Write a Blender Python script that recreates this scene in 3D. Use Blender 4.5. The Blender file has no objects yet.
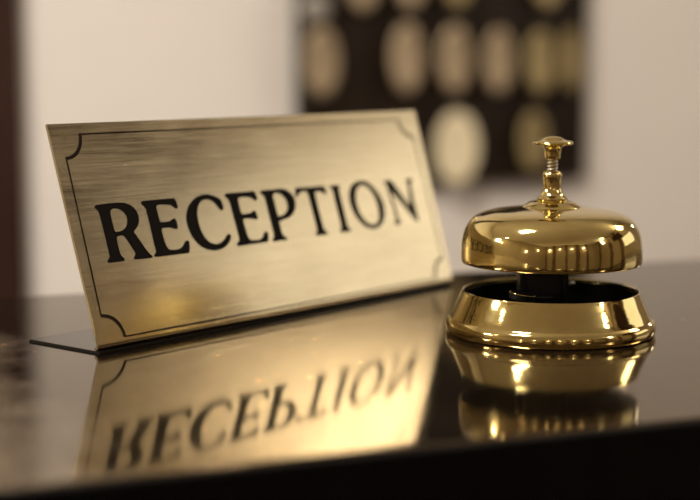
import bpy, bmesh, math, random
from mathutils import Vector, Matrix
random.seed(7)
scene = bpy.context.scene
col = scene.collection
PI = math.pi

# ------------------------------------------------------------------ camera numbers
F_PX = 1481.7            # focal length in pixels of the 700 px wide frame
PITCH = 0.12326
CAM_H = 0.12549          # above the counter top (z = 0)
YAW_ROOM = 0.37173       # the counter and the room are turned by this much
FLOOR_Z, CEIL_Z = -1.10, 1.75
CA, SA = math.cos(YAW_ROOM), math.sin(YAW_ROOM)

def world(a, b, z=0.0):
    """room coordinates (along the counter, away from the guest) to world"""
    return Vector((a * CA - b * SA, a * SA + b * CA, z))

ROOM = Matrix.Rotation(YAW_ROOM, 4, 'Z')

# ------------------------------------------------------------------ materials
def mat(name):
    m = bpy.data.materials.new(name)
    m.use_nodes = True
    nt = m.node_tree
    return m, nt, nt.nodes['Principled BSDF']

def node(nt, kind, **kw):
    n = nt.nodes.new(kind)
    for k, v in kw.items():
        setattr(n, k, v)
    return n

def noise(nt, scale, stretch=(1, 1, 1), detail=4.0, rough=0.55):
    tc = node(nt, 'ShaderNodeTexCoord')
    mp = node(nt, 'ShaderNodeMapping')
    mp.inputs['Scale'].default_value = stretch
    nt.links.new(tc.outputs['Object'], mp.inputs['Vector'])
    n = node(nt, 'ShaderNodeTexNoise')
    n.inputs['Scale'].default_value = scale
    n.inputs['Detail'].default_value = detail
    n.inputs['Roughness'].default_value = rough
    nt.links.new(mp.outputs['Vector'], n.inputs['Vector'])
    return n

def ramp(nt, src, stops):
    r = node(nt, 'ShaderNodeValToRGB')
    el = r.color_ramp.elements
    while len(el) < len(stops):
        el.new(0.5)
    for e, (p, c) in zip(el, stops):
        e.position = p
        e.color = (c[0], c[1], c[2], 1) if hasattr(c, '__len__') else (c, c, c, 1)
    nt.links.new(src, r.inputs['Fac'])
    return r

def bump(nt, src, strength, dist, bsdf):
    b = node(nt, 'ShaderNodeBump')
    b.inputs['Strength'].default_value = strength
    b.inputs['Distance'].default_value = dist
    nt.links.new(src, b.inputs['Height'])
    nt.links.new(b.outputs['Normal'], bsdf.inputs['Normal'])
    return b

def plain(name, c, rough=0.5, metal=0.0, spec=0.5):
    m, nt, p = mat(name)
    n = noise(nt, 30)
    r = ramp(nt, n.outputs['Fac'], [(0.3, tuple(x * 0.9 for x in c)), (0.7, tuple(min(1, x * 1.08) for x in c))])
    nt.links.new(r.outputs['Color'], p.inputs['Base Color'])
    p.inputs['Roughness'].default_value = rough
    p.inputs['Metallic'].default_value = metal
    p.inputs['Specular IOR Level'].default_value = spec
    return m

def polished_brass():
    m, nt, p = mat('polished brass')
    p.inputs['Metallic'].default_value = 1.0
    n = noise(nt, 90, (1, 1, 1), 5)
    r = ramp(nt, n.outputs['Fac'], [(0.3, (0.60, 0.48, 0.195)), (0.7, (0.69, 0.56, 0.235))])
    nt.links.new(r.outputs['Color'], p.inputs['Base Color'])
    n2 = noise(nt, 140, (1, 1, 1), 6)
    r2 = ramp(nt, n2.outputs['Fac'], [(0.35, 0.05), (0.75, 0.11)])
    nt.links.new(r2.outputs['Color'], p.inputs['Roughness'])
    n3 = noise(nt, 60, (1, 1, 2.5), 3)
    bump(nt, n3.outputs['Fac'], 0.06, 0.002, p)
    return m

def brushed_brass():
    m, nt, p = mat('brushed brass')
    p.inputs['Metallic'].default_value = 1.0
    n = noise(nt, 1.0, (30, 2200, 2200), 4, 0.7)
    big = noise(nt, 1.0, (22, 900, 900), 4, 0.65)
    smear = noise(nt, 1.0, (22, 60, 60), 4, 0.6)
    mx = node(nt, 'ShaderNodeMix', data_type='FLOAT')
    mx.inputs[0].default_value = 0.30
    nt.links.new(n.outputs['Fac'], mx.inputs[2]); nt.links.new(big.outputs['Fac'], mx.inputs[3])
    r = ramp(nt, mx.outputs[0], [(0.36, (0.56, 0.47, 0.295)), (0.62, (0.69, 0.59, 0.385))])
    nt.links.new(r.outputs['Color'], p.inputs['Base Color'])
    mx2 = node(nt, 'ShaderNodeMix', data_type='FLOAT')
    mx2.inputs[0].default_value = 0.4
    nt.links.new(mx.outputs[0], mx2.inputs[2]); nt.links.new(smear.outputs['Fac'], mx2.inputs[3])
    r2 = ramp(nt, mx2.outputs[0], [(0.3, 0.14), (0.7, 0.30)])
    nt.links.new(r2.outputs['Color'], p.inputs['Roughness'])
    bump(nt, n.outputs['Fac'], 0.035, 0.0006, p)
    return m

def lacquered_stone():
    m, nt, p = mat('dark lacquered counter top')
    grain = noise(nt, 340, (1, 1, 1), 4, 0.6)
    patch = noise(nt, 14, (1, 1, 1), 4, 0.6)
    r = ramp(nt, patch.outputs['Fac'], [(0.3, (0.165, 0.125, 0.085)), (0.75, (0.20, 0.152, 0.104))])
    # sparse copper flecks
    tc = node(nt, 'ShaderNodeTexCoord')
    vo = node(nt, 'ShaderNodeTexVoronoi')
    vo.inputs['Scale'].default_value = 95
    nt.links.new(tc.outputs['Object'], vo.inputs['Vector'])
    lt = node(nt, 'ShaderNodeMath', operation='LESS_THAN')
    lt.inputs[1].default_value = 0.11
    nt.links.new(vo.outputs['Distance'], lt.inputs[0])
    sep = node(nt, 'ShaderNodeSeparateColor')
    nt.links.new(vo.outputs['Color'], sep.inputs['Color'])
    gt = node(nt, 'ShaderNodeMath', operation='GREATER_THAN')
    gt.inputs[1].default_value = 0.86
    nt.links.new(sep.outputs['Red'], gt.inputs[0])
    mu = node(nt, 'ShaderNodeMath', operation='MULTIPLY')
    nt.links.new(lt.outputs[0], mu.inputs[0]); nt.links.new(gt.outputs[0], mu.inputs[1])
    mx = node(nt, 'ShaderNodeMix', data_type='RGBA')
    nt.links.new(mu.outputs[0], mx.inputs[0])
    nt.links.new(r.outputs['Color'], mx.inputs[6])
    mx.inputs[7].default_value = (0.80, 0.42, 0.18, 1)
    # worn grain darkens and lightens the lacquer
    gr = ramp(nt, grain.outputs['Fac'], [(0.40, 0.22), (0.60, 1.45)])
    gmx = node(nt, 'ShaderNodeMix', data_type='RGBA')
    gmx.inputs[6].default_value = (1, 1, 1, 1)
    nt.links.new(gr.outputs['Color'], gmx.inputs[7])
    gmul = node(nt, 'ShaderNodeMix', data_type='RGBA', blend_type='MULTIPLY')
    gmul.inputs[0].default_value = 1.0
    nt.links.new(mx.outputs[2], gmul.inputs[6]); nt.links.new(gmx.outputs[2], gmul.inputs[7])
    nt.links.new(gmul.outputs[2], p.inputs['Base Color'])
    r2 = ramp(nt, patch.outputs['Fac'], [(0.35, 0.06), (0.70, 0.10)])
    nt.links.new(r2.outputs['Color'], p.inputs['Roughness'])
    p.inputs['Metallic'].default_value = 1.0
    p.inputs['Specular Tint'].default_value = (0.8, 0.8, 0.8, 1)
    # the left stretch is worn dull and grainy; the haze imitates a paler reflection
    wc = node(nt, 'ShaderNodeTexCoord')
    wm = node(nt, 'ShaderNodeSeparateXYZ')
    nt.links.new(wc.outputs['Object'], wm.inputs[0])
    wd = node(nt, 'ShaderNodeMath', operation='MULTIPLY_ADD')
    wd.inputs[1].default_value = 0.9
    nt.links.new(patch.outputs['Fac'], wd.inputs[0]); 
    wn = node(nt, 'ShaderNodeMath', operation='MULTIPLY_ADD')
    wn.inputs[1].default_value = -10.0; wn.inputs[2].default_value = -1.43
    nt.links.new(wm.outputs['X'], wn.inputs[0])
    nt.links.new(wn.outputs[0], wd.inputs[2])
    worn_haze = ramp(nt, wd.outputs[0], [(0.0, 0.02), (0.45, 1.0)])
    nt.links.new(worn_haze.outputs['Color'], gmx.inputs[0])
    dull = node(nt, 'ShaderNodeMath', operation='MULTIPLY_ADD')
    dull.inputs[1].default_value = -0.75; dull.inputs[2].default_value = 1.0
    nt.links.new(worn_haze.outputs['Color'], dull.inputs[0])
    nt.links.new(dull.outputs[0], p.inputs['Metallic'])
    ro = node(nt, 'ShaderNodeMath', operation='MULTIPLY_ADD')
    ro.inputs[1].default_value = 0.14
    nt.links.new(worn_haze.outputs['Color'], ro.inputs[0]); nt.links.new(r2.outputs['Color'], ro.inputs[2])
    nt.links.new(ro.outputs[0], p.inputs['Roughness'])
    gm = node(nt, 'ShaderNodeMath', operation='MULTIPLY')
    nt.links.new(grain.outputs['Fac'], gm.inputs[0]); nt.links.new(worn_haze.outputs['Color'], gm.inputs[1])
    bump(nt, gm.outputs[0], 0.07, 0.0006, p)
    return m

def wood(name, dark, light, rough=0.35, stretch=(18, 18, 1.5)):
    m, nt, p = mat(name)
    n = noise(nt, 3.0, stretch, 5, 0.6)
    r = ramp(nt, n.outputs['Fac'], [(0.3, dark), (0.7, light)])
    nt.links.new(r.outputs['Color'], p.inputs['Base Color'])
    p.inputs['Roughness'].default_value = rough
    p.inputs['Specular IOR Level'].default_value = 0.2
    bump(nt, n.outputs['Fac'], 0.1, 0.002, p)
    return m

def plaster(name, c):
    m, nt, p = mat(name)
    n = noise(nt, 6, (1, 1, 1), 5)
    r = ramp(nt, n.outputs['Fac'], [(0.3, tuple(x * 0.96 for x in c)), (0.7, c)])
    nt.links.new(r.outputs['Color'], p.inputs['Base Color'])
    p.inputs['Roughness'].default_value = 0.75
    n2 = noise(nt, 160, (1, 1, 1), 4)
    bump(nt, n2.outputs['Fac'], 0.12, 0.002, p)
    return m

WARM = (1.0, 0.86, 0.68)
COOLER = (1.0, 0.93, 0.83)
M_BELL = polished_brass()
M_SIGN = brushed_brass()
M_TOP = lacquered_stone()
M_INK = plain('black enamel', (0.008, 0.0065, 0.005), 0.7, 0.0, 0.04)
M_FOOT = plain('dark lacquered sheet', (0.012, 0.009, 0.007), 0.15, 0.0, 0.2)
M_LINE = plain('etched dark line', (0.016, 0.010, 0.006), 0.7, 0.0, 0.05)
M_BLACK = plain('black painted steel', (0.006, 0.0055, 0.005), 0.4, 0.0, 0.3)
M_DARK_BRASS = plain('dark brass', (0.030, 0.022, 0.012), 0.5, 0.6)
M_PANEL = wood('black stained panel', (0.0015, 0.0012, 0.001), (0.003, 0.0025, 0.002), 0.7)
M_PANEL.node_tree.nodes['Principled BSDF'].inputs['Specular IOR Level'].default_value = 0.1
M_RACK = wood('dark walnut rack', (0.010, 0.006, 0.003), (0.022, 0.012, 0.006), 0.5)
M_DOOR = wood('brown mahogany', (0.028, 0.013, 0.009), (0.046, 0.021, 0.014), 0.4)
M_OAK = wood('brown oak', (0.10, 0.062, 0.034), (0.17, 0.105, 0.06), 0.45)
M_FLOOR = wood('brown parquet', (0.10, 0.055, 0.03), (0.18, 0.10, 0.055), 0.35, (2, 14, 2))
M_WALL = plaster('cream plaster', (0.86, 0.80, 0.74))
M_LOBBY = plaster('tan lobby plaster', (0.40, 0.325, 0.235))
M_CEIL = plaster('ceiling paint', (0.86, 0.81, 0.74))
M_TAG = plain('tan brass tag', (0.50, 0.385, 0.25), 0.48, 0.7)
M_TAG_OLD = plain('olive brass tag', (0.40, 0.31, 0.15), 0.48, 0.7)
M_IVORY = plain('ivory enamel tag', (0.95, 0.81, 0.55), 0.15)
M_STEEL = plain('steel', (0.55, 0.53, 0.50), 0.3, 1.0)
M_HOOK = plain('dark bronze', (0.05, 0.038, 0.024), 0.55, 0.6)
M_GREYBALL = plain('grey glazed ball', (0.32, 0.29, 0.25), 0.25)

# ------------------------------------------------------------------ mesh helpers
def link(name, me, m, parent=None, loc=None, smooth=35):
    o = bpy.data.objects.new(name, me)
    col.objects.link(o)
    if m:
        me.materials.append(m)
    if smooth:
        for p in me.polygons:
            p.use_smooth = True
        me.set_sharp_from_angle(angle=math.radians(smooth))
    if parent:
        o.parent = parent
    if loc is not None:
        o.location = loc
    return o

def from_bm(name, bm, m, parent=None, loc=None, smooth=35):
    bmesh.ops.recalc_face_normals(bm, faces=bm.faces)
    me = bpy.data.meshes.new(name)
    bm.to_mesh(me); bm.free()
    return link(name, me, m, parent, loc, smooth)

def add_box(bm, lo, hi, mtx=None, bevel=0.0, seg=2):
    r = bmesh.ops.create_cube(bm, size=1.0)
    vs = r['verts']
    for v in vs:
        v.co = Vector([lo[i] + (v.co[i] + 0.5) * (hi[i] - lo[i]) for i in range(3)])
    if bevel:
        es = list({e for v in vs for e in v.link_edges})
        rr = bmesh.ops.bevel(bm, geom=es, offset=bevel, segments=seg, profile=0.5, affect='EDGES')
        vs = list({v for f in rr['faces'] for v in f.verts} | {v for v in vs if v.is_valid})
    if mtx:
        bmesh.ops.transform(bm, matrix=mtx, verts=vs)
    return vs

def lathe(bm, prof, seg=128, closed=False, mtx=None):
    rings = []
    for r, z in prof:
        if r < 1e-6:
            rings.append([bm.verts.new((0, 0, z))])
        else:
            rings.append([bm.verts.new((r * math.cos(2 * PI * k / seg), r * math.sin(2 * PI * k / seg), z)) for k in range(seg)])
    prs = list(zip(rings, rings[1:])) + ([(rings[-1], rings[0])] if closed else [])
    for A, B in prs:
        for k in range(seg):
            k2 = (k + 1) % seg
            q = [A[k % len(A)], A[k2 % len(A)], B[k2 % len(B)], B[k % len(B)]]
            u = []
            for v in q:
                if v not in u:
                    u.append(v)
            if len(u) > 2:
                bm.faces.new(u)
    vs = [v for R in rings for v in R]
    if mtx:
        bmesh.ops.transform(bm, matrix=mtx, verts=vs)
    return vs

def tube(bm, pts, rad, seg=12, cap=True):
    pts = [Vector(p) for p in pts]
    rings = []
    prev = None
    for i, p in enumerate(pts):
        t = (pts[min(i + 1, len(pts) - 1)] - pts[max(i - 1, 0)]).normalized()
        n = prev if prev else (Vector((0, 0, 1)) if abs(t.z) < 0.9 else Vector((1, 0, 0)))
        n = (n - t * n.dot(t)).normalized(); prev = n
        b = t.cross(n)
        rr = rad[i] if hasattr(rad, '__len__') else rad
        rings.append([bm.verts.new(p + rr * (n * math.cos(2 * PI * k / seg) + b * math.sin(2 * PI * k / seg))) for k in range(seg)])
    for A, B in zip(rings, rings[1:]):
        for k in range(seg):
            bm.faces.new([A[k], A[(k + 1) % seg], B[(k + 1) % seg], B[k]])
    if cap:
        bm.faces.new(rings[0]); bm.faces.new(rings[-1])

def spline(pts, n=8):
    """Catmull-Rom through profile points"""
    out = []
    P = [Vector((p[0], p[1])) for p in pts]
    for i in range(len(P) - 1):
        p0 = P[i - 1] if i else P[0] * 2 - P[1]
        p1, p2 = P[i], P[i + 1]
        p3 = P[i + 2] if i + 2 < len(P) else P[-1] * 2 - P[-2]
        for k in range(n):
            t = k / n
            q = 0.5 * ((2 * p1) + (p2 - p0) * t + (2 * p0 - 5 * p1 + 4 * p2 - p3) * t * t + (3 * p1 - p0 - 3 * p2 + p3) * t ** 3)
            out.append((max(q.x, 0), q.y))
    out.append(tuple(P[-1]))
    return out

def soften(loop, r=0.9, rounds=3):
    """cut the corners of a closed outline by at most r"""
    P = [Vector(p) for p in loop]
    for k in range(rounds):
        out = []
        for i, p in enumerate(P):
            for q in (P[i - 1], P[(i + 1) % len(P)]):
                d = q - p
                L = d.length
                if L < 1e-6:
                    continue
                out.append(p + d * min(0.27, r / L))
        P = out
        r *= 0.5
    return P

def outline_mesh(name, loops, ext):
    """flat shape from closed 2D loops (the later ones are holes), with thickness"""
    cu = bpy.data.curves.new(name, 'CURVE')
    cu.dimensions = '2D'; cu.fill_mode = 'BOTH'; cu.extrude = ext / 2
    for lp in loops:
        s = cu.splines.new('POLY')
        s.points.add(len(lp) - 1)
        for pt, q in zip(s.points, lp):
            pt.co = (q[0], q[1], 0, 1)
        s.use_cyclic_u = True
    o = bpy.data.objects.new(name, cu)
    col.objects.link(o)
    me = bpy.data.meshes.new_from_object(o.evaluated_get(bpy.context.evaluated_depsgraph_get()))
    bpy.data.objects.remove(o); bpy.data.curves.remove(cu)
    me.name = name
    me.materials.clear()
    return me

def thing(name, label, cat, loc, rz=0.0, group=None):
    o = bpy.data.objects.new(name, None)
    col.objects.link(o)
    o.empty_display_size = 0.02
    o.location = loc; o.rotation_euler = (0, 0, rz)
    o['label'] = label; o['category'] = cat
    if group:
        o['group'] = group
    return o

def struct(name, bm, m, smooth=0):
    o = from_bm(name, bm, m, None, None, smooth)
    o['kind'] = 'structure'
    return o

def room_box(name, lo, hi, m):
    bm = bmesh.new()
    add_box(bm, lo, hi)
    o = struct(name, bm, m)
    o.matrix_world = ROOM
    return o
GLYPHS = {
 'R': [[(15.7,66.0),(16.8,66.5),(23.7,66.7),(29.8,66.7),(33.6,66.3),(37.2,65.0),(39.7,62.6),(40.6,59.8),(40.4,57.4),(38.9,55.0),(37.0,53.4),(35.3,52.6),(36.6,50.7),(38.9,46.5),(41.0,42.7),(42.5,41.0),(43.8,40.1),(43.2,39.3),(37.6,39.4),(33.3,39.5),(32.1,40.1),(32.7,41.1),(33.8,41.9),(33.7,42.9),(32.3,45.6),(30.3,49.5),(28.9,51.4),(26.6,51.4),(24.5,50.9),(24.4,47.9),(24.5,44.3),(24.6,42.5),(26.0,41.2),(26.7,40.2),(25.9,39.5),(21.2,39.6),(17.1,39.6),(16.1,40.3),(16.8,41.2),(18.1,42.0),(18.3,43.1),(18.2,50.3),(17.9,58.6),(17.7,63.1),(17.2,64.0),(16.0,65.0)], [(24.0,62.6),(25.0,63.7),(27.2,64.2),(30.1,63.5),(32.4,62.0),(33.5,59.7),(33.3,57.6),(32.0,55.3),(30.1,54.0),(27.5,53.3),(24.4,53.2),(24.1,55.4),(24.0,59.9)]],
 'E': [[(43.8,65.5),(44.9,66.3),(53.2,66.3),(64.8,66.3),(65.7,65.9),(66.4,64.0),(66.5,61.7),(65.8,61.0),(64.8,61.2),(63.5,62.2),(61.7,63.2),(58.5,63.6),(54.9,63.8),(53.0,63.4),(52.7,61.9),(52.9,58.4),(53.0,55.5),(56.1,55.4),(59.1,55.4),(61.3,56.2),(62.5,56.7),(63.2,56.3),(63.6,54.1),(63.6,52.0),(62.9,51.3),(61.5,51.5),(58.9,52.3),(55.6,52.6),(53.0,52.4),(52.8,50.1),(53.1,46.4),(53.7,43.5),(54.9,42.0),(58.9,41.6),(62.4,41.9),(64.4,43.1),(66.3,45.0),(67.7,45.5),(68.7,44.8),(68.3,41.8),(67.4,39.5),(66.5,39.2),(57.4,39.3),(46.0,39.4),(44.6,39.9),(45.0,40.7),(46.1,41.2),(46.6,42.1),(46.4,46.4),(46.4,54.4),(46.2,62.0),(45.8,63.3),(44.3,64.5)]],
 'C': [[(95.1,57.9),(96.3,58.1),(96.8,59.1),(96.6,61.4),(96.2,63.3),(94.5,64.4),(91.3,65.8),(88.0,66.6),(84.5,66.7),(80.4,65.9),(76.3,63.9),(73.0,61.2),(71.0,57.9),(70.1,54.5),(70.2,51.0),(71.2,47.5),(73.2,44.1),(75.8,41.6),(79.6,39.7),(84.1,38.7),(88.6,38.8),(92.5,40.0),(95.3,41.7),(97.4,44.1),(97.6,45.5),(96.5,46.1),(95.1,45.8),(93.4,44.2),(91.2,42.8),(88.7,41.9),(85.5,41.8),(82.3,42.9),(80.0,45.1),(78.4,48.4),(77.7,52.3),(77.8,56.4),(78.9,59.8),(80.9,62.5),(83.2,63.8),(86.4,64.2),(89.7,63.5),(91.8,61.7),(93.3,59.5),(94.2,58.2)]],
 'E2': [[(99.3,65.5),(100.5,66.2),(110.1,66.0),(120.4,66.0),(121.3,65.5),(121.9,63.5),(122.0,61.6),(121.0,60.8),(119.8,61.3),(118.2,62.4),(116.2,63.2),(112.6,63.6),(109.3,63.5),(108.2,62.9),(108.1,60.5),(108.2,55.1),(111.2,55.0),(114.7,55.0),(116.9,56.0),(118.2,56.3),(119.0,55.3),(119.3,52.7),(118.9,51.5),(117.6,51.3),(115.8,52.0),(113.1,52.4),(108.5,52.5),(108.5,49.6),(108.9,45.3),(109.5,42.6),(110.7,41.5),(114.1,41.2),(117.5,41.3),(119.6,42.1),(121.6,44.4),(123.2,45.1),(124.2,44.4),(123.8,41.6),(123.0,39.7),(121.6,39.4),(112.6,39.4),(101.9,39.2),(100.5,39.6),(100.3,40.7),(101.7,41.4),(102.9,42.2),(102.8,46.2),(102.3,56.0),(101.9,61.9),(101.4,63.4),(99.9,64.3)]],
 'P': [[(125.2,65.2),(126.6,66.0),(133.3,65.9),(141.2,66.0),(144.9,65.2),(148.2,63.2),(150.0,60.4),(149.8,57.0),(148.2,54.0),(145.2,51.5),(141.2,50.1),(137.6,49.6),(134.4,49.2),(134.3,47.0),(134.4,43.6),(134.6,41.9),(137.0,40.3),(137.7,39.6),(136.5,39.0),(131.7,39.3),(127.3,39.0),(126.0,40.0),(126.9,40.9),(128.1,41.5),(128.3,42.8),(128.1,50.2),(127.9,58.2),(127.8,62.3),(127.2,63.3),(125.5,64.1)], [(133.9,62.5),(135.0,63.6),(137.3,64.0),(140.2,63.1),(142.3,61.2),(143.5,58.8),(143.3,56.1),(141.7,53.8),(139.0,52.3),(136.4,51.9),(134.3,51.8),(134.1,55.1),(134.1,59.5)]],
 'T': [[(152.0,65.1),(153.1,65.6),(162.4,65.3),(174.6,65.3),(175.4,64.6),(175.9,62.8),(176.3,60.8),(175.3,60.2),(174.1,61.2),(172.0,62.1),(169.7,62.6),(167.1,62.6),(166.6,59.2),(166.7,54.0),(166.9,48.1),(167.1,42.5),(168.9,40.7),(169.8,39.6),(168.8,39.1),(160.6,39.2),(159.8,40.1),(161.0,41.1),(161.9,42.0),(161.9,45.9),(161.7,52.1),(161.4,58.3),(161.1,62.2),(160.7,63.0),(157.9,63.4),(155.3,62.9),(153.3,61.7),(152.1,60.7),(151.2,60.9),(151.5,62.8)]],
 'I': [[(179.6,64.6),(181.0,65.0),(187.8,65.0),(188.3,64.3),(187.2,63.4),(186.8,62.1),(186.7,57.1),(186.9,50.4),(186.9,42.1),(187.6,41.1),(189.3,39.6),(188.4,39.0),(180.4,39.3),(179.7,40.1),(181.4,41.3),(182.0,42.5),(181.8,47.5),(181.6,55.5),(181.7,62.1),(181.1,63.1),(179.8,63.9)]],
 'O': [[(208.4,65.9),(211.6,65.2),(215.2,62.9),(218.4,59.5),(220.9,55.1),(221.7,50.6),(220.8,46.2),(218.4,42.5),(214.7,40.0),(210.3,38.9),(206.4,39.1),(202.5,40.4),(198.7,43.2),(195.7,47.2),(194.0,51.7),(193.7,56.1),(194.8,60.1),(197.2,63.1),(200.8,65.1),(204.5,65.9)], [(207.7,64.0),(210.4,63.3),(213.5,60.9),(215.8,57.1),(216.9,52.5),(216.7,48.1),(215.7,44.3),(213.3,41.7),(210.5,40.6),(207.1,40.9),(204.1,42.1),(201.2,44.9),(199.2,48.8),(198.4,53.3),(199.0,57.6),(200.7,61.0),(202.9,63.0),(205.2,63.9)]],
 'N': [[(226.4,64.3),(228.0,65.0),(232.8,64.9),(234.2,64.1),(236.7,60.3),(240.8,54.6),(245.1,49.2),(245.9,49.1),(246.3,52.4),(248.2,61.5),(247.8,62.5),(246.5,63.5),(247.2,64.5),(252.3,64.9),(253.4,64.1),(252.2,62.9),(250.9,62.3),(250.5,60.0),(249.9,53.5),(249.8,46.2),(250.2,40.6),(249.6,39.5),(248.0,39.8),(245.6,42.3),(240.9,48.1),(236.2,53.5),(231.7,58.1),(230.9,58.6),(231.3,54.1),(231.8,48.6),(232.1,42.7),(232.6,41.7),(233.8,40.4),(232.7,39.4),(228.8,39.4),(227.6,40.3),(228.6,41.5),(230.1,42.2),(230.0,44.8),(229.6,51.0),(229.1,57.2),(228.9,61.5),(228.4,62.9),(226.8,63.5)]],
}
# ------------------------------------------------------------------ the room
A0, A1, B0, B1 = -3.0, 2.7, -3.6, 2.20
T = 0.12
room_box('floor', (A0, B0, FLOOR_Z - T), (A1, B1, FLOOR_Z), M_FLOOR)
room_box('ceiling', (A0, B0, CEIL_Z), (A1, B1, CEIL_Z + T), M_CEIL)
room_box('wall_back', (A0 - T, B1, FLOOR_Z), (A1 + T, B1 + T, CEIL_Z), M_WALL)
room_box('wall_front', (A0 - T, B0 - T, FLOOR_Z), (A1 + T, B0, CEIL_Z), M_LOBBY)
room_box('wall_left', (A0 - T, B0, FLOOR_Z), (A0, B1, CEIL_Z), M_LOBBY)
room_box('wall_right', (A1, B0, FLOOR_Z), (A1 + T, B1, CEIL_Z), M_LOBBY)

def on_plane(px, py, b):
    """room coordinates where the sight line through a pixel meets the plane at depth b"""
    c, s = math.cos(PITCH), math.sin(PITCH)
    X, V = (px - 350) / F_PX, -(py - 250) / F_PX
    d = Vector((X, c + V * s, -s + V * c))
    da, db = d.x * CA + d.y * SA, -d.x * SA + d.y * CA
    k = b / db
    return da * k, CAM_H + d.z * k

# unseen timber pilasters, put in for dark stripes in the dome's reflection
for k, aa in enumerate((-2.60, -1.60, -0.42, 0.72, 1.62)):
    room_box('trim_%d' % (k + 2), (aa - (0.10, 0.22, 0.08, 0.26, 0.12)[k], B0, FLOOR_Z), (aa + 0.12, B0 + 0.05, CEIL_Z), M_OAK)
for k, bb in enumerate((-2.8, -1.25, -0.2)):
    room_box('trim_%d' % (k + 7), (A1 - 0.05, bb - 0.14, FLOOR_Z), (A1, bb + 0.14, CEIL_Z), M_OAK)

room_box('trim_10', (A1 - 0.07, -0.75, 0.90), (A1, 0.30, 1.42), M_DOOR)   # unseen dark board, added so the sign's top reflects darker

# brown timber post standing against the back wall at the left
a_post, _ = on_plane(25, 150, B1 - 0.03)
bm = bmesh.new()
add_box(bm, (a_post - 0.20, B1 - 0.03, FLOOR_Z), (a_post, B1, CEIL_Z), bevel=0.006)
o = struct('trim_1', bm, M_DOOR); o.matrix_world = ROOM

# ------------------------------------------------------------------ the counter
ctr = thing('reception_counter', 'dark glossy reception counter carrying the brass sign and the bell', 'counter',
            world(0.2, 0.628, FLOOR_Z), YAW_ROOM)
HW = 0.1874
bm = bmesh.new()
add_box(bm, (-2.0, -HW, -0.012), (1.9, HW, 0.0), bevel=0.0012, seg=3)
top = from_bm("countertop", bm, M_TOP, ctr, (0, 0, -FLOOR_Z), 0)
bm = bmesh.new()
add_box(bm, (-1.99, -HW - 0.004, -0.045), (1.89, -HW - 0.0001, -0.0004), bevel=0.001)
from_bm('edge_moulding', bm, M_PANEL, ctr, (0, 0, -FLOOR_Z), 0)
bm = bmesh.new()
add_box(bm, (-1.98, -HW + 0.012, 0.0), (1.88, -HW + 0.032, -FLOOR_Z - 0.012))
for k in range(8):
    x = -1.98 + k * 0.48 + 0.05
    add_box(bm, (x, -HW + 0.004, 0.12), (x + 0.38, -HW + 0.012, 0.94), bevel=0.003)
from_bm('front_panel', bm, M_PANEL, ctr, None, 0)
bm = bmesh.new()
add_box(bm, (-1.98, HW - 0.032, 0.0), (1.88, HW - 0.012, -FLOOR_Z - 0.012))
from_bm('back_panel', bm, M_PANEL, ctr, None, 0)
for x in (-1.98, 1.86):
    bm = bmesh.new()
    add_box(bm, (x, -HW + 0.032, 0.0), (x + 0.02, HW - 0.032, -FLOOR_Z - 0.012))
    from_bm('end_panel', bm, M_PANEL, ctr, None, 0)

# ------------------------------------------------------------------ the sign
YAW, LEAN = 0.88591, 0.29859
SL, SH, SF, ST, SR = 0.2697, 0.1047, 0.0482, 0.0013, 0.0026
sign = thing('reception_sign', 'brushed brass desk sign with black RECEPTION lettering, leaning on the counter', 'sign',
             (-0.10995, 0.63948, 0.0), YAW)
cl, sl = math.cos(LEAN), math.sin(LEAN)
W = Vector((0, sl, cl)); N = Vector((0, -cl, sl))

# section through the bent sheet, (back, up)
turn = PI / 2 + LEAN
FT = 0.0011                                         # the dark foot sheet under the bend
cz = FT + SR                                        # centre of the bend
wb = (FT + SR * (1 + sl)) / cl
cy = wb * sl + cl * SR
arc_o, arc_i = [], []
for k in range(13):
    ang = -LEAN + turn * k / 12                     # swings from the face normal down to the table
    d = Vector((-math.cos(ang), -math.sin(ang)))
    arc_o.append((cy + d.x * SR, cz + d.y * SR))
    arc_i.append((cy + d.x * (SR - ST), cz + d.y * (SR - ST)))
tipo = (W.y * SH, W.z * SH)
tipi = (W.y * SH - N.y * ST, W.z * SH - N.z * ST)
sec = [tipo] + arc_o + arc_i[::-1] + [tipi]

def taper(x_end, z):
    k = z / (SH * cl)
    return (0.0006 - 0.0014 * k) if x_end == 0 else (0.2686 + 0.0025 * k)

bm = bmesh.new()
NX = 2
rows = [[bm.verts.new((taper(0, z) + (taper(1, z) - taper(0, z)) * i / (NX - 1), y, z)) for y, z in sec] for i in range(NX)]
for A_, B_ in zip(rows, rows[1:]):
    for k in range(len(sec)):
        k2 = (k + 1) % len(sec)
        bm.faces.new([A_[k], A_[k2], B_[k2], B_[k]])
# end caps as quad strips
h = len(sec) // 2
for R in (rows[0], rows[-1]):
    for k in range(h - 1):
        bm.faces.new([R[k], R[k + 1], R[len(sec) - 2 - k], R[len(sec) - 1 - k]])
face = from_bm('face_plate', bm, M_SIGN, sign, None, 25)

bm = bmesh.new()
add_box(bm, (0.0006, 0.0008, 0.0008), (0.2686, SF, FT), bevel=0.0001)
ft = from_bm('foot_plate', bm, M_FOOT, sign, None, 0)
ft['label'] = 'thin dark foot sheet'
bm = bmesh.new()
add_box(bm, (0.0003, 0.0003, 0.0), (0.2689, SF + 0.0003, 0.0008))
from_bm('black_strip', bm, M_INK, sign, None, 0)['label'] = 'black strip under the foot'  # black strip draws the dark line along the foot's edge

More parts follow.
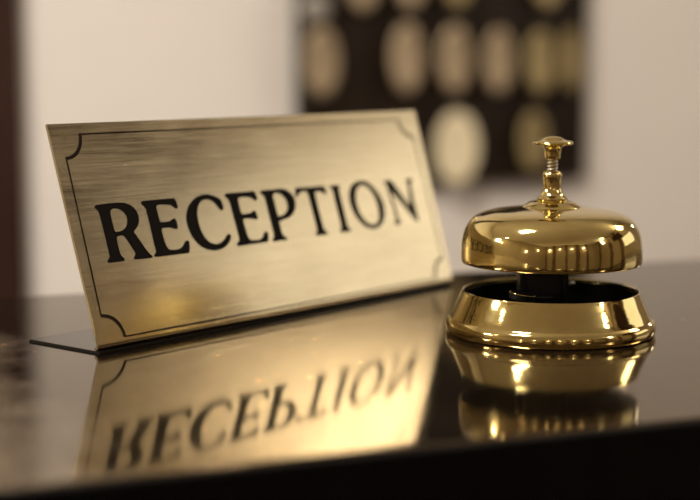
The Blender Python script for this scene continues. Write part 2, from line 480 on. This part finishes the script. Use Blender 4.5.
FACE = Matrix.Translation(N * 0.00005) @ Matrix(((1, 0, 0, 0), (0, W.y, N.y, 0), (0, W.z, N.z, 0), (0, 0, 0, 1)))
order = ['R', 'E', 'C', 'E2', 'P', 'T', 'I', 'O', 'N']
for key in order:
    loops = [[(x * 0.001, y * 0.001) for x, y in soften(lp, 0.5)] for lp in GLYPHS[key]]
    if key == 'O':
        loops = [[(0.2077 + (x - 0.2077) * k, 0.0524 + (y - 0.0524) * k) for x, y in lp] for lp, k in zip(loops, (1.012, 0.965))]
    me = outline_mesh('letter', loops, 0.00025)
    me.transform(FACE)
    o = link('letter', me, M_INK, face, None, 0)

# thin etched border with hollow corners
def border(inset, r, x0, x1, y0, y1, n=14):
    P = []
    for (cx, cy_, s) in ((x0, y0, 0), (x1, y0, 1), (x1, y1, 2), (x0, y1, 3)):
        a0 = PI / 2 - s * PI / 2 + s * PI           # hollow arc, from one side to the next
        a_from = {0: PI / 2, 1: PI, 2: 1.5 * PI, 3: 2 * PI}[s]
        rr = r
        seq = []
        for k in range(n + 1):
            a = a_from - (PI / 2) * k / n
            seq.append((cx + rr * math.cos(a), cy_ + rr * math.sin(a)))
        P += seq
    return P
def ring_loops(w):
    X0, X1, Y0, Y1, r = 0.0058, 0.2640, 0.0058, 0.0995, 0.0108
    o_ = border(0, r - w / 2, X0 - w / 2, X1 + w / 2, Y0 - w / 2, Y1 + w / 2)
    i_ = border(0, r + w / 2, X0 + w / 2, X1 - w / 2, Y0 + w / 2, Y1 - w / 2)
    return [o_, i_]
me = outline_mesh('etched_border', ring_loops(0.0007), 0.0002)
me.transform(FACE)
link('etched_border', me, M_LINE, face, None, 0)

# ------------------------------------------------------------------ the bell
bell = thing('service_bell', 'polished brass counter bell with push button, beside the sign', 'bell', (0.09541, 0.6976, 0.0), 0.0)
base_prof = [(0.0465, 0.0), (0.0488, 0.0004), (0.0495, 0.0016), (0.0497, 0.0034), (0.0494, 0.0052), (0.0487, 0.0064), (0.0480, 0.0069)]
cone = spline([(0.0477, 0.0071), (0.0466, 0.0092), (0.0452, 0.0122), (0.0437, 0.0155), (0.0426, 0.0182), (0.0421, 0.0196)], 4)
lip = [(0.0419, 0.0200), (0.0415, 0.0201), (0.0411, 0.0198), (0.0411, 0.0190), (0.0425, 0.0150), (0.0450, 0.0080), (0.0462, 0.0030), (0.0464, 0.0)]
bm = bmesh.new()
lathe(bm, base_prof + cone + lip, 160, closed=True)
base = from_bm('base', bm, M_BELL, bell, None, 40)
bm = bmesh.new()
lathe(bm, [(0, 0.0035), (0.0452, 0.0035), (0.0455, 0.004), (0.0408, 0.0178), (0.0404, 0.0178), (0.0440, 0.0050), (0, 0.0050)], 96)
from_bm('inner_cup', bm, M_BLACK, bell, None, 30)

dome_o = spline([(0.0414, 0.0333), (0.0422, 0.0334), (0.0426, 0.0345), (0.0427, 0.0375), (0.0425, 0.0420), (0.0417, 0.0466), (0.0402, 0.0503), (0.0377, 0.0536), (0.0341, 0.0560), (0.0290, 0.0576), (0.0220, 0.0587), (0.0150, 0.0595), (0.0135, 0.0597)], 6)
dome_i = [(0.0135, 0.0585), (0.0220, 0.0575), (0.0288, 0.0564), (0.0335, 0.0549), (0.0369, 0.0526), (0.0392, 0.0496), (0.0407, 0.0461), (0.0413, 0.0418), (0.0413, 0.0345)]
bm = bmesh.new()
lathe(bm, dome_o + [(0.0135, 0.0592), (0.0220, 0.0582), (0.0290, 0.0571), (0.0339, 0.0555), (0.0374, 0.0531), (0.0398, 0.0500), (0.0412, 0.0464), (0.0419, 0.0419), (0.0419, 0.0340)], 192, closed=True)
dome = from_bm('dome', bm, M_BELL, bell, None, 40)
bm = bmesh.new()
lathe(bm, dome_i + [(0.0417, 0.0345), (0.0417, 0.0418), (0.0410, 0.0463), (0.0396, 0.0499), (0.0372, 0.0530), (0.0337, 0.0554), (0.0289, 0.0570), (0.0220, 0.0581), (0.0135, 0.0591)], 128, closed=True)
o = from_bm('lining', bm, M_DARK_BRASS, dome, None, 40)  # dark inner shell, makes the gap under the dome black
o['label'] = 'dark inside of the dome'
bm = bmesh.new()
lathe(bm, [(0, 0.0585), (0.0138, 0.0590), (0.0140, 0.0595), (0.0136, 0.0600), (0.0122, 0.0609), (0.0110, 0.0617), (0.0102, 0.0621), (0.0090, 0.0623), (0, 0.0624)], 96)
from_bm('cap_washer', bm, M_BELL, bell, None, 40)
fin = [(0, 0.0627), (0.0070, 0.0627), (0.0073, 0.0631), (0.0073, 0.0643), (0.0069, 0.0647)] + \
      spline([(0.0066, 0.0650), (0.0056, 0.0659), (0.0048, 0.0672), (0.0043, 0.0690), (0.0042, 0.0710), (0.0044, 0.0733), (0.0046, 0.0747), (0.0044, 0.0760), (0.0036, 0.0769), (0.0026, 0.0772)], 5) + [(0, 0.0772)]
bm = bmesh.new()
lathe(bm, fin, 72)
from_bm('finial_nut', bm, M_BELL, bell, (0, 0, -0.0005), 40)
bm = bmesh.new()
lathe(bm, [(0, 0.0765), (0.00165, 0.0765), (0.00165, 0.0850), (0, 0.0850)], 32)
rod = from_bm('plunger_rod', bm, M_BELL, bell, (0, 0, -0.0005), 40)
bm = bmesh.new()
tube(bm, [(0.0023 * math.cos(t * 0.35), 0.0023 * math.sin(t * 0.35), 0.0771 + 0.0063 * t / 72) for t in range(73)], 0.00035, 8)
from_bm('spring', bm, M_STEEL, bell, (0, 0, -0.0005), 60)
btn = [(0, 0.0829), (0.0034, 0.0829), (0.0036, 0.0833), (0.0037, 0.0846), (0.0038, 0.0865), (0.0042, 0.0882), (0.0052, 0.0891), (0.0086, 0.0896), (0.0093, 0.0900), (0.0095, 0.0905), (0.0092, 0.0910), (0.0082, 0.0914), (0.0060, 0.0916), (0.0053, 0.0920), (0.0044, 0.0927), (0.0030, 0.0932), (0.0015, 0.0935), (0, 0.0936)]
bm = bmesh.new()
lathe(bm, btn, 72)
from_bm('push_button', bm, M_BELL, bell, (0, 0, -0.0006), 40)

# works inside the cup
bm = bmesh.new()
lathe(bm, [(0, 0.005), (0.0085, 0.005), (0.0085, 0.0075), (0.0050, 0.0085), (0.0050, 0.0590), (0, 0.0590)], 48)
from_bm('centre_post', bm, M_BLACK, bell, None, 40)
bm = bmesh.new()
add_box(bm, (-0.0155, -0.008, 0.012), (-0.0125, 0.006, 0.040), bevel=0.0006)
add_box(bm, (0.0045, -0.008, 0.012), (0.0075, 0.006, 0.040), bevel=0.0006)
add_box(bm, (-0.0155, -0.008, 0.0375), (0.0075, 0.006, 0.040), bevel=0.0006)
add_box(bm, (-0.0150, -0.0065, 0.005), (0.0072, 0.0055, 0.0385), bevel=0.0006)
from_bm('bracket', bm, M_BLACK, bell, None, 30)
bm = bmesh.new()
mt = Matrix.Translation((-0.0155, -0.019, 0.0196)) @ Matrix.Rotation(math.radians(8), 4, 'Y')
lathe(bm, [(0, -0.0018), (0.0052, -0.0018), (0.0060, -0.0012), (0.0062, 0.0010), (0.0058, 0.0016), (0, 0.0018)], 40, mtx=mt)
ham = from_bm('hammer', bm, M_BLACK, bell, None, 30)
bm = bmesh.new()
t_ = [(0.0060 * math.cos(a * PI / 24), 0.0060 * math.sin(a * PI / 24), 0.0014) for a in range(49)]
tube(bm, [mt @ Vector(p) for p in t_], 0.0005, 8, cap=False)
from_bm('brass_rim', bm, M_BELL, ham, None, 60)
bm = bmesh.new()
add_box(bm, (-0.0150, -0.018, 0.0178), (0.0020, -0.014, 0.0196), bevel=0.0005)
add_box(bm, (-0.002, -0.018, 0.0178), (0.0020, -0.006, 0.0196), bevel=0.0005)
from_bm('striker_arm', bm, M_BLACK, bell, None, 30)
bm = bmesh.new()
add_box(bm, (0.0080, 0.004, 0.0215), (0.0125, 0.0075, 0.0232), bevel=0.0005)
add_box(bm, (0.0070, 0.003, 0.005), (0.0090, 0.0075, 0.0225), bevel=0.0004)
from_bm('stop_tab', bm, M_STEEL, bell, None, 30)

# ------------------------------------------------------------------ key rack on the back wall
BB = B1 - 0.022                                     # face of the board
aL, _ = on_plane(299, 90, BB); aR, _ = on_plane(585, 90, BB)
_, zB = on_plane(520, 181, BB)
zT = zB + 0.62
rack = thing('key_rack', 'dark walnut key rack on the cream back wall, hung with oval tags', 'key rack', world((aL + aR) / 2, B1, zB), YAW_ROOM)
hw, D = (aR - aL) / 2, B1 - BB
bm = bmesh.new()
add_box(bm, (-hw, -D, 0), (hw, 0, zT - zB), bevel=0.003)
from_bm('board', bm, M_RACK, rack, None, 0)
bm = bmesh.new()
for lo, hi in (((-hw, 0), (hw, 0.022)), ((-hw, zT - zB - 0.022), (hw, zT - zB)), ((-hw, 0.022), (-hw + 0.018, zT - zB - 0.022)), ((hw - 0.018, 0.022), (hw, zT - zB - 0.022))):
    add_box(bm, (lo[0], -D - 0.008, lo[1]), (hi[0], -D, hi[1]), bevel=0.002)
from_bm('frame', bm, M_RACK, rack, None, 0)

FB = BB - 0.024                                     # plane in which the tags hang
def oval_mesh(w, h_, t):
    bm = bmesh.new()
    lathe(bm, [(0, -t * 0.40), (0.72, -t * 0.40), (0.80, -t * 0.5), (0.93, -t * 0.5), (1.0, -t * 0.25), (1.0, t * 0.25), (0.95, t * 0.42), (0.90, t * 0.42), (0.88, t * 0.40), (0.70, t * 0.85), (0.45, t * 1.18), (0.2, t * 1.36), (0, t * 1.4)], 48)
    for v in bm.verts:
        v.co = Vector((v.co.x * w / 2, v.co.z, v.co.y * h_ / 2))
    return bm
def ring_mesh(r, th):
    bm = bmesh.new()
    tube(bm, [(r * math.cos(k * PI / 12), 0, r * math.sin(k * PI / 12)) for k in range(25)], th, 8, cap=False)
    return bm
def key_mesh(L):
    bm = bmesh.new()
    tube(bm, [(0, 0, -0.006), (0, 0, -L)], 0.0022, 10)
    tube(bm, [(0.008 * math.cos(k * PI / 10), 0, 0.002 + 0.008 * math.sin(k * PI / 10)) for k in range(21)], 0.0018, 8, cap=False)
    add_box(bm, (0, -0.001, -L), (0.010, 0.001, -L + 0.006)); add_box(bm, (0, -0.001, -L + 0.010), (0.008, 0.001, -L + 0.016))
    return bm

def hook(a, z):
    bm = bmesh.new()
    P = [(0, D - 0.03, 0.004), (0, 0, 0.004), (0, -0.016, 0.0), (0, -0.026, -0.004), (0, -0.034, 0.0), (0, -0.035, 0.008)]
    c = (aL + aR) / 2
    tube(bm, [Vector((a - c, p[1] - D, z - zB + p[2])) for p in P], 0.002, 8)
    from_bm('hook', bm, M_HOOK, rack, None, 60)

def oval_tag(px, py, w, h_, m, label, b=FB, tilt=0.0, with_key=True):
    a, z = on_plane(px, py, b)
    ztop = z + h_ / 2
    t = thing('key_tag', label, 'key tag', world(a, b, z), YAW_ROOM + tilt, 'oval key tags on the rack')
    from_bm('oval_plate', oval_mesh(w, h_, 0.007), m, t, None, 30)
    r = from_bm('ring', ring_mesh(0.009, 0.0013), M_HOOK, t, (0, 0, h_ / 2 + 0.006), 60)
    if with_key:
        from_bm('key', key_mesh(0.05), M_HOOK, t, (0, 0.009, h_ / 2 - 0.004), 60)
    hook(a, ztop + 0.014)

W1, H1 = 0.056, 0.106
oval_tag(322, 62, W1, H1, M_TAG, 'tan oval key tag alone at the left side of the rack')
oval_tag(407, 58, W1 * 1.04, H1 * 1.02, M_TAG, 'tan oval key tag above the right end of the sign, right of the bare gap', tilt=0.15)
oval_tag(455, 59, W1 * 0.98, H1, M_TAG, 'tan oval key tag straight above the bright ivory tag')
oval_tag(499, 61, W1 * 0.92, H1 * 0.96, M_TAG, 'tan oval key tag directly right of the one above the ivory tag', tilt=-0.1)
oval_tag(541, 62, W1 * 0.92, H1 * 0.96, M_TAG_OLD, 'olive brass oval key tag above the bell button')
oval_tag(571, 60, W1 * 0.80, H1 * 0.96, M_TAG_OLD, 'olive brass oval key tag at the right edge of the rack', tilt=0.25)
oval_tag(457, 148, 0.076, 0.116, M_IVORY, 'bright ivory oval key tag hanging lowest, between sign and bell', b=FB - 0.010)
oval_tag(534, 142, W1 * 0.95, H1 * 0.92, M_TAG_OLD, 'dim oval key tag behind the bell button, below the olive tag', tilt=0.1)
oval_tag(363, -24, W1, H1, M_TAG, 'tan oval key tag cut by the top edge, over the bare gap')
oval_tag(411, -26, W1, H1, M_TAG, 'tan oval key tag cut by the top edge, over the sign end')
oval_tag(458, -27, W1, H1, M_TAG_OLD, 'olive oval key tag cut by the top edge, over the ivory tag')
oval_tag(548, -26, W1, H1, M_TAG_OLD, 'olive oval key tag cut by the top edge, right end of its row')

a, z = on_plane(316, 9, FB)
t = thing('key_ball', 'grey round key ball at the top left corner of the rack', 'key ball', world(a, FB, z), YAW_ROOM)
bm = bmesh.new(); bmesh.ops.create_uvsphere(bm, u_segments=40, v_segments=24, radius=0.023)
from_bm('ball', bm, M_GREYBALL, t, None, 60)
from_bm('ring', ring_mesh(0.009, 0.0013), M_HOOK, t, (0, 0, 0.0295), 60)
hook(a, z + 0.037)

# ------------------------------------------------------------------ light
def area(name, loc, target, sx, sy, power, c):
    L = bpy.data.lights.new(name, 'AREA')
    L.shape = 'RECTANGLE'; L.size = sx; L.size_y = sy; L.energy = power; L.color = c
    o = bpy.data.objects.new(name, L); col.objects.link(o)
    o.location = loc
    o.rotation_euler = (Vector(target) - Vector(loc)).to_track_quat('-Z', 'Y').to_euler()
    return o
def lamp(name, loc, r, power, c):
    L = bpy.data.lights.new(name, 'POINT')
    L.shadow_soft_size = r; L.energy = power; L.color = c
    o = bpy.data.objects.new(name, L); col.objects.link(o); o.location = loc
    return o
# daylight windows in the right wall
area('right_wall_light', world(2.66, 0.62, 0.55), world(0, 0.62, 0.55), 1.1, 0.60, 2.3, (1.0, 0.95, 0.88))
area('right_wall_light', world(2.66, -2.0, 1.4), world(0, -2.0, 1.0), 0.45, 0.6, 7, (1.0, 0.95, 0.88))
# ceiling lamps, and one added light on the right wall
area('ceiling_lamp', world(-0.62, 0.45, CEIL_Z - 0.02), world(-0.62, 0.45, 0), 0.5, 0.16, 54, COOLER)
area('right_wall_light', world(2.64, 0.80, 1.50), world(0.6, -0.45, 0.6), 0.95, 0.42, 15, (1.0, 0.88, 0.70))  # added light, tilted to brighten the sign's reflection in the counter
area('ceiling_lamp', world(-2.55, 0.80, CEIL_Z - 0.02), world(-2.55, 0.80, 0), 0.2, 0.2, 5, WARM)
area('ceiling_lamp', world(2.4, -1.45, CEIL_Z - 0.02), world(2.4, -1.45, 0), 0.25, 0.25, 6, WARM)
# wall lamps of the lobby, and two added fill lamps for the back wall
for aa, bb, zz in ((A0 + 0.12, -1.25, 0.54), (A0 + 0.12, -2.6, 0.90), (-2.1, B0 + 0.12, 0.95), (-1.05, B0 + 0.12, 1.0), (0.12, B0 + 0.12, 1.0), (1.25, B0 + 0.12, 1.0), (A0 + 0.12, 1.0, 1.05)):
    lamp('wall_lamp', world(aa, bb, zz), 0.05, 4, WARM)
lamp('fill_lamp', world(-0.50, 0.80, 0.36), 0.045, 17, COOLER)
lamp('fill_lamp', world(1.65, 1.45, 0.40), 0.045, 1.5, COOLER)
w = bpy.data.worlds.new('world'); scene.world = w
w.use_nodes = True
w.node_tree.nodes['Background'].inputs['Color'].default_value = (0.9, 0.8, 0.7, 1)
w.node_tree.nodes['Background'].inputs['Strength'].default_value = 0.05

# ------------------------------------------------------------------ camera
cam = bpy.data.cameras.new('camera')
co = bpy.data.objects.new('camera', cam); col.objects.link(co)
co.location = (0, 0, CAM_H)
co.rotation_euler = (PI / 2 - PITCH, 0, 0)
cam.sensor_width = 36.0; cam.sensor_fit = 'HORIZONTAL'
cam.lens = F_PX * 36.0 / 700.0
cam.clip_start = 0.01
cam.dof.use_dof = True
cam.dof.focus_distance = 0.668
cam.dof.aperture_fstop = 4.3
scene.camera = co

scene.view_settings.view_transform = 'Standard'
scene.view_settings.look = 'None'
scene.view_settings.gamma = 1.0
scene.view_settings.use_curve_mapping = False
scene.view_settings.exposure = 0.32
